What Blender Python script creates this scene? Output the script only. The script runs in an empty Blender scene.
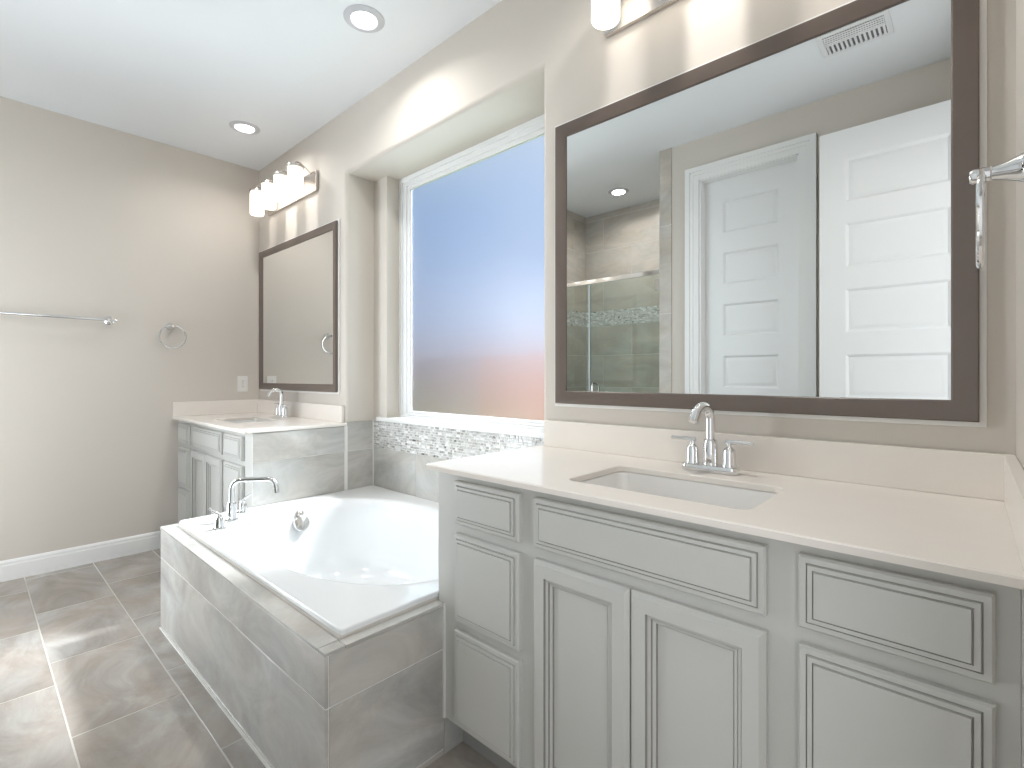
import bpy, bmesh, math, random
from mathutils import Vector, Matrix
random.seed(7)
PI = math.pi
S = bpy.context.scene
COL = S.collection

# ------------------------------------------------------------------ camera
EYE = 1.153
cd = bpy.data.cameras.new('camera')
cd.sensor_width = 36.0
cd.lens = 500.0 / 1024.0 * 36.0
cd.shift_y = -7.5 / 1024.0
cd.clip_start = 0.01
cam = bpy.data.objects.new('camera', cd)
cam.location = (0, 0, EYE)
cam.rotation_euler = (PI / 2, 0, math.radians(42.5))
COL.objects.link(cam)
S.camera = cam

# ------------------------------------------------------------------ view, bounces
S.view_settings.view_transform = 'Standard'
S.view_settings.look = 'None'
S.view_settings.gamma = 1.0
S.view_settings.exposure = 1.0
S.view_settings.use_curve_mapping = False
cy = S.cycles
cy.use_denoising = True
cy.max_bounces = 14
cy.diffuse_bounces = 7
cy.glossy_bounces = 6
cy.transmission_bounces = 8
cy.transparent_max_bounces = 16
cy.caustics_reflective = False
cy.caustics_refractive = False
cy.sample_clamp_indirect = 6.0

# ------------------------------------------------------------------ light levels
SUN_POWER = 25.5
CAN_EMIT = 9.0
CAN_BEAM = 2.6
SHADE_EMIT = 1.15
SKY_POWER = 0.52
DAY_POWER = 4.8
DOOR_FILL_POWER = 4.6
FRONT_FILL_POWER = 24.5

# ------------------------------------------------------------------ sky
W = bpy.data.worlds.new('sky')
S.world = W
W.use_nodes = True
nt = W.node_tree
nt.nodes.clear()
out = nt.nodes.new('ShaderNodeOutputWorld')
bg = nt.nodes.new('ShaderNodeBackground')
bg.inputs[1].default_value = SKY_POWER
tc = nt.nodes.new('ShaderNodeTexCoord')
sp = nt.nodes.new('ShaderNodeSeparateXYZ')
rmp = nt.nodes.new('ShaderNodeValToRGB')
e = rmp.color_ramp.elements
e[0].position = 0.0
e[0].color = (0.40, 0.46, 0.60, 1)
e[1].position = 0.50
e[1].color = (0.80, 0.88, 1.0, 1)
m1 = e.new(0.12)
m1.color = (0.36, 0.50, 0.80, 1)
m2 = e.new(0.30)
m2.color = (0.15, 0.42, 0.86, 1)
nz = nt.nodes.new('ShaderNodeTexNoise')
nz.inputs['Scale'].default_value = 3.6
nz.inputs['Detail'].default_value = 4.0
nz.inputs['Roughness'].default_value = 0.5
cr = nt.nodes.new('ShaderNodeValToRGB')
cr.color_ramp.elements[0].position = 0.42
cr.color_ramp.elements[1].position = 0.72
mx = nt.nodes.new('ShaderNodeMix')
mx.data_type = 'RGBA'
mx.inputs['B'].default_value = (0.78, 0.84, 0.98, 1)
nt.links.new(tc.outputs['Generated'], sp.inputs[0])
nt.links.new(sp.outputs['Z'], rmp.inputs[0])
nt.links.new(tc.outputs['Generated'], nz.inputs['Vector'])
nt.links.new(nz.outputs[0], cr.inputs[0])
nt.links.new(cr.outputs[0], mx.inputs['Factor'])
nt.links.new(rmp.outputs[0], mx.inputs['A'])
nt.links.new(mx.outputs['Result'], bg.inputs[0])
nt.links.new(bg.outputs[0], out.inputs[0])

# ------------------------------------------------------------------ sun
sd = bpy.data.lights.new('sun', 'SUN')
sd.energy = SUN_POWER
sd.angle = math.radians(6.0)
sd.color = (0.94, 0.98, 1.0)
sun = bpy.data.objects.new('sun', sd)
sun.rotation_euler = Vector((-0.285, -0.765, -1.0)).to_track_quat('-Z', 'Y').to_euler()
sun.location = (0, 8, 9)
COL.objects.link(sun)

# ------------------------------------------------------------------ area lamps: window light, plus fill added at the doorway and front opening
def area_lamp(name, loc, rot, sx, sz, power, col, spread=PI):
    ad = bpy.data.lights.new(name, 'AREA')
    ad.shape = 'RECTANGLE'
    ad.size = sx
    ad.size_y = sz
    ad.energy = power
    ad.color = col
    ad.spread = spread
    o = bpy.data.objects.new(name, ad)
    o.location = loc
    o.rotation_euler = rot
    COL.objects.link(o)


area_lamp('window_daylight', (-1.968, 1.796, 1.61), (-PI / 2, 0, 0), 1.02, 1.30, DAY_POWER, (0.74, 0.90, 1.0), math.radians(150))
area_lamp('doorway_fill', (0.19, 0.34, 1.25), (PI / 2, 0, PI / 2), 0.50, 2.2, DOOR_FILL_POWER, (0.95, 0.97, 1.0))  # fill lamp added in the doorway to brighten the cabinet fronts
area_lamp('front_fill', (-3.45, -0.75, 1.15), (PI / 2, 0, math.radians(-60)), 0.9, 2.0, FRONT_FILL_POWER, (0.89, 0.95, 1.0), math.radians(128))  # unseen fill lamp, added behind the invented front wall opening


# ================================================================== materials
def new_mat(name):
    m = bpy.data.materials.new(name)
    m.use_nodes = True
    b = m.node_tree.nodes['Principled BSDF']
    return m, m.node_tree, b


def plain(name, col, rough=0.5, metal=0.0, bump=0.0, bscale=120.0, spec=0.5, coat=0.0, vary=0.0):
    m, t, b = new_mat(name)
    b.inputs['Base Color'].default_value = (*col, 1)
    b.inputs['Roughness'].default_value = rough
    b.inputs['Metallic'].default_value = metal
    b.inputs['Specular IOR Level'].default_value = spec
    b.inputs['Coat Weight'].default_value = coat
    if bump or vary:
        tcn = t.nodes.new('ShaderNodeTexCoord')
        n = t.nodes.new('ShaderNodeTexNoise')
        n.inputs['Scale'].default_value = bscale
        n.inputs['Detail'].default_value = 3
        t.links.new(tcn.outputs['Object'], n.inputs['Vector'])
        if bump:
            bp = t.nodes.new('ShaderNodeBump')
            bp.inputs['Strength'].default_value = bump
            bp.inputs['Distance'].default_value = 0.002
            t.links.new(n.outputs[0], bp.inputs['Height'])
            t.links.new(bp.outputs[0], b.inputs['Normal'])
        if vary:
            mr = t.nodes.new('ShaderNodeMix')
            mr.data_type = 'RGBA'
            mr.inputs['A'].default_value = (*[c * (1 - vary) for c in col], 1)
            mr.inputs['B'].default_value = (*[min(1, c * (1 + vary)) for c in col], 1)
            t.links.new(n.outputs[0], mr.inputs['Factor'])
            t.links.new(mr.outputs['Result'], b.inputs['Base Color'])
    return m


def tile_mat(name, dark, mid, light, rough=0.28, scale=3.0, aniso=(1, 1, 1)):
    """Cloudy stone-look porcelain; the pattern is shifted tile by tile."""
    m, t, b = new_mat(name)
    tcn = t.nodes.new('ShaderNodeTexCoord')
    geo = t.nodes.new('ShaderNodeNewGeometry')
    mul = t.nodes.new('ShaderNodeVectorMath')
    mul.operation = 'SCALE'
    mul.inputs[0].default_value = (37.0, 71.0, 19.0)
    t.links.new(geo.outputs['Random Per Island'], mul.inputs['Scale'])
    mp = t.nodes.new('ShaderNodeMapping')
    mp.inputs['Scale'].default_value = aniso
    mp.inputs['Rotation'].default_value = (0.3, 0.4, 0.6)
    t.links.new(tcn.outputs['Object'], mp.inputs['Vector'])
    add = t.nodes.new('ShaderNodeVectorMath')
    add.operation = 'ADD'
    t.links.new(mp.outputs[0], add.inputs[0])
    t.links.new(mul.outputs[0], add.inputs[1])
    n1 = t.nodes.new('ShaderNodeTexNoise')
    n1.inputs['Scale'].default_value = scale
    n1.inputs['Detail'].default_value = 7
    n1.inputs['Roughness'].default_value = 0.66
    n1.inputs['Distortion'].default_value = 0.75
    t.links.new(add.outputs[0], n1.inputs['Vector'])
    r = t.nodes.new('ShaderNodeValToRGB')
    el = r.color_ramp.elements
    el[0].position = 0.30
    el[0].color = (*dark, 1)
    el[1].position = 0.72
    el[1].color = (*light, 1)
    k = el.new(0.5)
    k.color = (*mid, 1)
    t.links.new(n1.outputs[0], r.inputs[0])
    n3 = t.nodes.new('ShaderNodeTexNoise')
    n3.inputs['Scale'].default_value = scale * 1.3
    n3.inputs['Detail'].default_value = 3
    off = t.nodes.new('ShaderNodeVectorMath')
    off.operation = 'ADD'
    off.inputs[1].default_value = (5.3, 9.1, 2.7)
    t.links.new(add.outputs[0], off.inputs[0])
    t.links.new(off.outputs[0], n3.inputs['Vector'])
    tr = t.nodes.new('ShaderNodeValToRGB')
    tr.color_ramp.elements[0].position = 0.38
    tr.color_ramp.elements[0].color = (1.03, 1.0, 0.965, 1)
    tr.color_ramp.elements[1].position = 0.62
    tr.color_ramp.elements[1].color = (0.975, 0.995, 1.0, 1)
    t.links.new(n3.outputs[0], tr.inputs[0])
    tint = t.nodes.new('ShaderNodeMix')
    tint.data_type = 'RGBA'
    tint.blend_type = 'MULTIPLY'
    tint.inputs['Factor'].default_value = 1.0
    t.links.new(r.outputs[0], tint.inputs['A'])
    t.links.new(tr.outputs[0], tint.inputs['B'])
    t.links.new(tint.outputs['Result'], b.inputs['Base Color'])
    b.inputs['Roughness'].default_value = rough
    n2 = t.nodes.new('ShaderNodeTexNoise')
    n2.inputs['Scale'].default_value = 60
    n2.inputs['Detail'].default_value = 3
    t.links.new(tcn.outputs['Object'], n2.inputs['Vector'])
    bp = t.nodes.new('ShaderNodeBump')
    bp.inputs['Strength'].default_value = 0.12
    bp.inputs['Distance'].default_value = 0.002
    t.links.new(n2.outputs[0], bp.inputs['Height'])
    t.links.new(bp.outputs[0], b.inputs['Normal'])
    return m


def mosaic_mat(name):
    m, t, b = new_mat(name)
    geo = t.nodes.new('ShaderNodeNewGeometry')
    r = t.nodes.new('ShaderNodeValToRGB')
    r.color_ramp.interpolation = 'CONSTANT'
    el = r.color_ramp.elements
    stops = [(0.0, (0.15, 0.135, 0.12)), (0.018, (0.40, 0.385, 0.36)), (0.14, (0.50, 0.49, 0.47)), (0.34, (0.58, 0.575, 0.56)),
             (0.68, (0.68, 0.68, 0.665)), (0.88, (0.84, 0.84, 0.83))]
    el[0].position, el[0].color = stops[0][0], (*stops[0][1], 1)
    el[1].position, el[1].color = stops[1][0], (*stops[1][1], 1)
    for p, c in stops[2:]:
        k = el.new(p)
        k.color = (*c, 1)
    t.links.new(geo.outputs['Random Per Island'], r.inputs[0])
    t.links.new(r.outputs[0], b.inputs['Base Color'])
    b.inputs['Roughness'].default_value = 0.18
    return m


def emit(name, col, power):
    m, t, b = new_mat(name)
    b.inputs['Base Color'].default_value = (0.85, 0.85, 0.85, 1)
    b.inputs['Emission Color'].default_value = (*col, 1)
    b.inputs['Emission Strength'].default_value = power
    return m


def clear_glass(name, tint=(0.93, 0.97, 0.95)):
    m, t, b = new_mat(name)
    t.nodes.remove(b)
    o = t.nodes['Material Output']
    tr = t.nodes.new('ShaderNodeBsdfTransparent')
    tr.inputs[0].default_value = (*tint, 1)
    gl = t.nodes.new('ShaderNodeBsdfGlossy')
    gl.inputs['Roughness'].default_value = 0.02
    fr = t.nodes.new('ShaderNodeFresnel')
    fr.inputs[0].default_value = 1.4
    mxs = t.nodes.new('ShaderNodeMixShader')
    t.links.new(fr.outputs[0], mxs.inputs[0])
    t.links.new(tr.outputs[0], mxs.inputs[1])
    t.links.new(gl.outputs[0], mxs.inputs[2])
    t.links.new(mxs.outputs[0], o.inputs[0])
    return m


def frosted_glass(name):
    """Obscure pane: part of the light goes straight through, the rest is scattered by the rough face."""
    m, t, b = new_mat(name)
    t.nodes.remove(b)
    o = t.nodes['Material Output']
    tr = t.nodes.new('ShaderNodeBsdfTransparent')
    rf = t.nodes.new('ShaderNodeBsdfRefraction')
    rf.inputs['Roughness'].default_value = 0.44
    rf.inputs['IOR'].default_value = 1.35
    gl = t.nodes.new('ShaderNodeBsdfGlossy')
    gl.inputs['Roughness'].default_value = 0.3
    mxs = t.nodes.new('ShaderNodeMixShader')
    mxs.inputs[0].default_value = 0.34
    t.links.new(rf.outputs[0], mxs.inputs[1])
    t.links.new(tr.outputs[0], mxs.inputs[2])
    mx2 = t.nodes.new('ShaderNodeMixShader')
    mx2.inputs[0].default_value = 0.04
    t.links.new(mxs.outputs[0], mx2.inputs[1])
    t.links.new(gl.outputs[0], mx2.inputs[2])
    t.links.new(mx2.outputs[0], o.inputs[0])
    return m


M_WALL = plain('wall_paint', (0.62, 0.575, 0.52), 0.75, bump=0.10, bscale=160)
M_CEIL = plain('ceiling_paint', (0.79, 0.815, 0.835), 0.85, bump=0.10, bscale=140)
M_TRIM = plain('trim_paint', (0.80, 0.80, 0.79), 0.35)
M_DOOR = plain('door_paint', (0.79, 0.80, 0.80), 0.38)
M_CAB = plain('cabinet_paint', (0.56, 0.56, 0.535), 0.36, vary=0.03, bscale=3)
M_GROOVE = plain('groove_line', (0.33, 0.32, 0.30), 0.5)
M_KICK = plain('toe_kick_paint', (0.36, 0.36, 0.35), 0.5)
M_STONE = plain('quartz', (0.80, 0.755, 0.705), 0.14, spec=0.006, vary=0.02, bscale=9)
M_TUB = plain('acrylic', (0.775, 0.79, 0.80), 0.12)
M_CERAMIC = plain('ceramic', (0.80, 0.79, 0.77), 0.10)
M_CHROME = plain('chrome', (0.82, 0.83, 0.84), 0.07, metal=1.0)
M_NICKEL = plain('brushed_nickel', (0.62, 0.585, 0.55), 0.26, metal=1.0)
M_FRAME = plain('bronze_frame', (0.135, 0.105, 0.088), 0.28, spec=0.6, vary=0.06, bscale=30)
M_MIRROR = plain('mirror_silver', (0.94, 0.955, 0.95), 0.0, metal=1.0)
M_BACK = plain('mirror_backing', (0.80, 0.79, 0.76), 0.4)
M_GROUT = plain('grout', (0.52, 0.49, 0.455), 0.8)
M_GROUT_W = plain('white_grout', (0.74, 0.73, 0.70), 0.7)
M_FLOOR = tile_mat('floor_tile', (0.27, 0.24, 0.215), (0.37, 0.338, 0.31), (0.50, 0.475, 0.45), 0.26, 2.6, (1.0, 1.6, 1.0))
M_TILE = tile_mat('wall_tile', (0.37, 0.36, 0.34), (0.485, 0.475, 0.455), (0.625, 0.625, 0.61), 0.24, 2.6, (1.0, 1.0, 1.7))
M_SHOWER = tile_mat('shower_tile', (0.42, 0.38, 0.33), (0.50, 0.465, 0.42), (0.60, 0.565, 0.52), 0.26, 2.4, (1.0, 1.0, 2.0))
M_MOSAIC = mosaic_mat('pebble_mosaic')
M_CAN = emit('can_light_lens', (1.0, 0.97, 0.93), CAN_EMIT)
M_SHADE = emit('opal_shade', (1.0, 0.90, 0.78), SHADE_EMIT)
M_GLASS = clear_glass('shower_glass')
M_FROST = frosted_glass('frosted_pane')
M_SEAL = plain('clear_seal', (0.62, 0.70, 0.72), 0.2)
M_VINYL = plain('window_vinyl', (0.82, 0.83, 0.83), 0.3)
M_PLASTIC = plain('white_plastic', (0.80, 0.79, 0.76), 0.35)
M_SLOT = plain('dark_slot', (0.05, 0.05, 0.05), 0.6)
M_DUCT = plain('duct_grey', (0.20, 0.20, 0.21), 0.7)
M_RING = plain('can_trim', (0.56, 0.56, 0.59), 0.45)
M_VENT = plain('vent_enamel', (0.74, 0.75, 0.76), 0.4)
M_LAWN = plain('lawn', (0.16, 0.20, 0.09), 0.9, vary=0.3, bscale=8)
M_FENCE = plain('weathered_cedar', (0.19, 0.25, 0.38), 0.9, vary=0.25, bscale=5)
M_CEDAR = plain('orange_cedar', (0.42, 0.11, 0.03), 0.8, vary=0.2, bscale=5)


# ================================================================== mesh helpers
def mesh_into(bm, src, mi=0):
    """append a temporary bmesh to bm with one material index"""
    mp = {}
    for v in src.verts:
        mp[v] = bm.verts.new(v.co)
    for f in src.faces:
        try:
            g = bm.faces.new([mp[v] for v in f.verts])
            g.material_index = mi
        except ValueError:
            pass
    src.free()


def box(bm, x0, x1, y0, y1, z0, z1, mi=0, bev=0.0, seg=2):
    t = bmesh.new()
    bmesh.ops.create_cube(t, size=1.0)
    for v in t.verts:
        v.co = Vector(((x0 + x1) / 2 + v.co.x * (x1 - x0), (y0 + y1) / 2 + v.co.y * (y1 - y0), (z0 + z1) / 2 + v.co.z * (z1 - z0)))
    if bev:
        bmesh.ops.bevel(t, geom=list(t.edges), offset=bev, segments=seg, profile=0.5, affect='EDGES')
    mesh_into(bm, t, mi)


def obox(bm, o, u, v, n, a0, a1, b0, b1, c0, c1, mi=0):
    """box in an oriented frame (o + a*u + b*v + c*n)"""
    P = [bm.verts.new(o + u * a + v * b + n * c) for c in (c0, c1) for b in (b0, b1) for a in (a0, a1)]
    for q in ((0, 1, 3, 2), (4, 5, 7, 6), (0, 1, 5, 4), (2, 3, 7, 6), (0, 2, 6, 4), (1, 3, 7, 5)):
        bm.faces.new([P[i] for i in q]).material_index = mi


def frame_axes(d):
    d = d.normalized()
    a = Vector((0, 0, 1)) if abs(d.z) < 0.9 else Vector((1, 0, 0))
    x = d.cross(a).normalized()
    return x, d.cross(x).normalized()


def tube(bm, pts, r, n=16, mi=0, caps=True, closed=False):
    pts = [Vector(p) for p in pts]
    N = len(pts)
    rs = r if isinstance(r, (list, tuple)) else [r] * N
    rings = []
    x = y = None
    for i, p in enumerate(pts):
        if closed:
            d = (pts[(i + 1) % N] - pts[i - 1]).normalized()
        else:
            d = (pts[min(i + 1, N - 1)] - pts[max(i - 1, 0)]).normalized()
        if x is None:
            x, y = frame_axes(d)
        else:
            x = (x - d * x.dot(d)).normalized()
            y = d.cross(x).normalized()
        rings.append([bm.verts.new(p + (x * math.cos(2 * PI * k / n) + y * math.sin(2 * PI * k / n)) * rs[i]) for k in range(n)])
    for i in range(N if closed else N - 1):
        A, B = rings[i], rings[(i + 1) % N]
        for k in range(n):
            bm.faces.new((A[k], A[(k + 1) % n], B[(k + 1) % n], B[k])).material_index = mi
    if caps and not closed:
        bm.faces.new(rings[0]).material_index = mi
        bm.faces.new(rings[-1]).material_index = mi


def lathe(bm, prof, o, axis=(0, 0, 1), n=32, mi=0):
    """prof: list of (radius, height) along the axis; radius 0 closes the end"""
    o = Vector(o)
    ax = Vector(axis).normalized()
    x, y = frame_axes(ax)
    prev = None
    for (r, h) in prof:
        if r <= 1e-6:
            cur = [bm.verts.new(o + ax * h)]
        else:
            cur = [bm.verts.new(o + ax * h + (x * math.cos(2 * PI * k / n) + y * math.sin(2 * PI * k / n)) * r) for k in range(n)]
        if prev is not None:
            for k in range(n):
                k2 = (k + 1) % n
                if len(prev) == 1 and len(cur) > 1:
                    bm.faces.new((prev[0], cur[k], cur[k2])).material_index = mi
                elif len(cur) == 1 and len(prev) > 1:
                    bm.faces.new((prev[k], prev[k2], cur[0])).material_index = mi
                elif len(cur) > 1:
                    bm.faces.new((prev[k], prev[k2], cur[k2], cur[k])).material_index = mi
        prev = cur


def panel(bm, o, u, v, n, w, h, prof, cap_mi=0):
    """rectangular moulded panel: prof = [(inset, height, material of the strip that ends here)]"""
    prev = None
    for (ins, ht, mi) in prof:
        cur = [bm.verts.new(o + u * a + v * b + n * ht) for a, b in ((ins, ins), (w - ins, ins), (w - ins, h - ins), (ins, h - ins))]
        if prev:
            for k in range(4):
                k2 = (k + 1) % 4
                bm.faces.new((prev[k], prev[k2], cur[k2], cur[k])).material_index = mi
        prev = cur
    bm.faces.new(prev).material_index = cap_mi


def rounded_rect(x0, x1, y0, y1, r, n=6):
    P = []
    for cx, cyy, a0 in ((x1 - r, y1 - r, 0), (x0 + r, y1 - r, PI / 2), (x0 + r, y0 + r, PI), (x1 - r, y0 + r, 1.5 * PI)):
        for k in range(n + 1):
            a = a0 + PI / 2 * k / n
            P.append((cx + r * math.cos(a), cyy + r * math.sin(a)))
    return P


def tiles(bm, o, u, v, n, w, h, tw, th, off=lambda k: 0.0, v0=0.0, gap=0.003, thick=0.009, mi=0, back_mi=1, bed=0.0022):
    """field of separate rectangular tiles with a grout bed, clipped to w x h"""
    obox(bm, o, u, v, n, 0.0012, w - 0.0012, 0.0012, h - 0.0012, 0, thick - bed, back_mi)
    k = math.floor(-v0 / th) - 1
    while v0 + k * th < h:
        b0, b1 = max(v0 + k * th + gap / 2, 0), min(v0 + (k + 1) * th - gap / 2, h)
        if b1 - b0 > 0.004:
            a = (off(k) % tw) - tw
            while a < w:
                a0, a1 = max(a + gap / 2, 0), min(a + tw - gap / 2, w)
                if a1 - a0 > 0.004:
                    e = 0.0009
                    P = [bm.verts.new(o + u * p + v * q + n * c) for c, i in ((0.0005, 0), (thick - e, 0), (thick, e))
                         for p, q in ((a0 + i, b0 + i), (a1 - i, b0 + i), (a1 - i, b1 - i), (a0 + i, b1 - i))]
                    for base in (0, 4):
                        for j in range(4):
                            j2 = (j + 1) % 4
                            bm.faces.new((P[base + j], P[base + j2], P[base + 4 + j2], P[base + 4 + j])).material_index = mi
                    bm.faces.new((P[8], P[9], P[10], P[11])).material_index = mi
                a += tw
        k += 1


def mosaic(bm, o, u, v, n, w, h, thick=0.009, mi=0, back_mi=1, seed=3):
    """strip of small uneven stones in running rows"""
    R = random.Random(seed)
    obox(bm, o, u, v, n, 0, w, 0, h, 0, thick - 0.002, back_mi)
    rows = max(3, round(h / 0.0135))
    rh = h / rows
    for k in range(rows):
        a = R.uniform(-0.03, 0)
        while a < w:
            L = R.choice((0.013, 0.018, 0.024, 0.030))
            a0, a1 = max(a + 0.001, 0), min(a + L - 0.001, w)
            if a1 - a0 > 0.006:
                b0, b1 = k * rh + 0.001 + R.uniform(0, 0.0012), (k + 1) * rh - 0.001 - R.uniform(0, 0.0012)
                t = thick + R.uniform(-0.0008, 0.0022)
                e = 0.002
                sk = [R.uniform(-0.0028, 0.0028) for _ in range(4)]
                q0 = [(a0, b0), (a1, b0), (a1, b1), (a0, b1)]
                m0 = ((a0 + a1) / 2, (b0 + b1) / 2)
                P = []
                for c, f in ((0.001, 1.0), (t - e, 1.0), (t, 0.80)):
                    for j, (p, q_) in enumerate(q0):
                        p = min(max(p + (sk[j] if 0 < a0 and a1 < w else 0), 0), w)
                        P.append(bm.verts.new(o + u * (m0[0] + (p - m0[0]) * f) + v * (m0[1] + (q_ - m0[1]) * f) + n * c))
                for base in (0, 4):
                    for j in range(4):
                        j2 = (j + 1) % 4
                        bm.faces.new((P[base + j], P[base + j2], P[base + 4 + j2], P[base + 4 + j])).material_index = mi
                bm.faces.new((P[8], P[9], P[10], P[11])).material_index = mi
            a += L


X, Y, Z = Vector((1, 0, 0)), Vector((0, 1, 0)), Vector((0, 0, 1))


# ================================================================== object helpers
def world_loc(o):
    L = Vector(o.location)
    while o.parent:
        o = o.parent
        L += Vector(o.location)
    return L


def obj(name, bm, mats, parent=None, smooth=35, local=False):
    """links a bmesh as ONE mesh object; geometry is given in world space unless local"""
    if parent is not None and not local:
        bmesh.ops.translate(bm, verts=bm.verts, vec=-world_loc(parent))
    bmesh.ops.recalc_face_normals(bm, faces=bm.faces)
    me = bpy.data.meshes.new(name)
    bm.to_mesh(me)
    bm.free()
    for m in (mats if isinstance(mats, (list, tuple)) else [mats]):
        me.materials.append(m)
    if smooth:
        for p in me.polygons:
            p.use_smooth = True
        me.set_sharp_from_angle(angle=math.radians(smooth))
    o = bpy.data.objects.new(name, me)
    if smooth:
        wn = o.modifiers.new('weighted_normals', 'WEIGHTED_NORMAL')
        wn.keep_sharp = True
        wn.weight = 90
    COL.objects.link(o)
    o.parent = parent
    return o


def tag(o, label, cat, group=None):
    o['label'] = label
    o['category'] = cat
    if group:
        o['group'] = group
    return o


def thing(name, label, cat, loc=(0, 0, 0), group=None):
    o = bpy.data.objects.new(name, None)
    o.empty_display_size = 0.05
    o.location = loc
    COL.objects.link(o)
    return tag(o, label, cat, group)


def struct(name, bm, mats, parent=None, smooth=35, label=None):
    o = obj(name, bm, mats, parent, smooth)
    o['kind'] = 'structure'
    if label:
        o['label'] = label
    return o


def struct_root(name, loc=(0, 0, 0)):
    o = bpy.data.objects.new(name, None)
    o.empty_display_size = 0.05
    o.location = loc
    o['kind'] = 'structure'
    COL.objects.link(o)
    return o


def dup(root, loc, label, group=None):
    r = root.copy()
    COL.objects.link(r)
    r.location = loc
    r['label'] = label
    if group:
        r['group'] = group
    for ch in list(root.children):
        c = ch.copy()
        COL.objects.link(c)
        c.parent = r
        for g in list(ch.children):
            d = g.copy()
            COL.objects.link(d)
            d.parent = c
    return r


NB = bmesh.new

# ================================================================== room dimensions
XL, XR, YB, YF, ZC = -4.017, 0.072, 1.515, -0.28, 2.728
NX0, NX1, NY, NZ = -2.715, -1.229, 1.70, 2.353          # tub niche in the back wall
WX0, WX1, WZ0 = -2.572, -1.325, 0.897                    # window opening
DECK_Z = 0.463
WT = 0.12

# ------------------------------------------------------------------ floor
bm = NB()
tiles(bm, Vector((XL - .05, -1.30, -0.009)), X, Y, Z, XR - XL + 0.05 + WT, YB + 1.30 + .05, 0.61, 0.305,
      off=lambda k: (-2.115 - (XL - .05)) + 0.405 * k, v0=0.225 + 1.30, gap=0.0045, thick=0.009, bed=0.0006)
struct('floor', bm, [M_FLOOR, M_GROUT], smooth=0)

# ------------------------------------------------------------------ ceiling
CANS = [(-1.968, 1.184), (-3.383, 1.190), (-0.560, 1.184), (-2.205, -0.745)]
CAN_R = 0.064
bm = NB()
box(bm, XL - WT, XR + WT, -1.3, YB + 0.5, ZC + 0.07, ZC + 0.1)
q = 0.1
xs_ = sorted([XL - WT, XR + WT] + [x + d for x, y in CANS for d in (-q, q)])
ys_ = sorted([-1.3, YB + 0.3] + [y + d for x, y in CANS[1:2] + CANS[3:] for d in (-q, q)])
for xa, xb in zip(xs_, xs_[1:]):
    for ya, yb_ in zip(ys_, ys_[1:]):
        hit = [c for c in CANS if xa < c[0] < xb and ya < c[1] < yb_]
        if not hit:
            bm.faces.new([bm.verts.new(p) for p in ((xa, ya, ZC), (xb, ya, ZC), (xb, yb_, ZC), (xa, yb_, ZC))])
            continue
        cx, cyy = hit[0]
        inner, outer = [], []
        for k in range(32):
            t = 2 * PI * (k + 0.5) / 32 - PI
            c, sn = math.cos(t), math.sin(t)
            m_ = min(((xb if c > 0 else xa) - cx) / c, ((yb_ if sn > 0 else ya) - cyy) / sn)
            inner.append(bm.verts.new((cx + CAN_R * c, cyy + CAN_R * sn, ZC)))
            outer.append(bm.verts.new((cx + m_ * c, cyy + m_ * sn, ZC)))
        for k in range(32):
            k2 = (k + 1) % 32
            bm.faces.new((inner[k], inner[k2], outer[k2], outer[k]))
        for px, py, k in ((xb, yb_, 19), (xa, yb_, 27), (xa, ya, 3), (xb, ya, 11)):
            bm.faces.new((outer[k], outer[(k + 1) % 32], bm.verts.new((px, py, ZC))))
struct('ceiling', bm, M_CEIL, smooth=0)

# ------------------------------------------------------------------ walls
bm = NB()
box(bm, XL - WT, XL, -1.3, YB + WT, 0, ZC)
struct('wall_left', bm, M_WALL, smooth=0)


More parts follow.
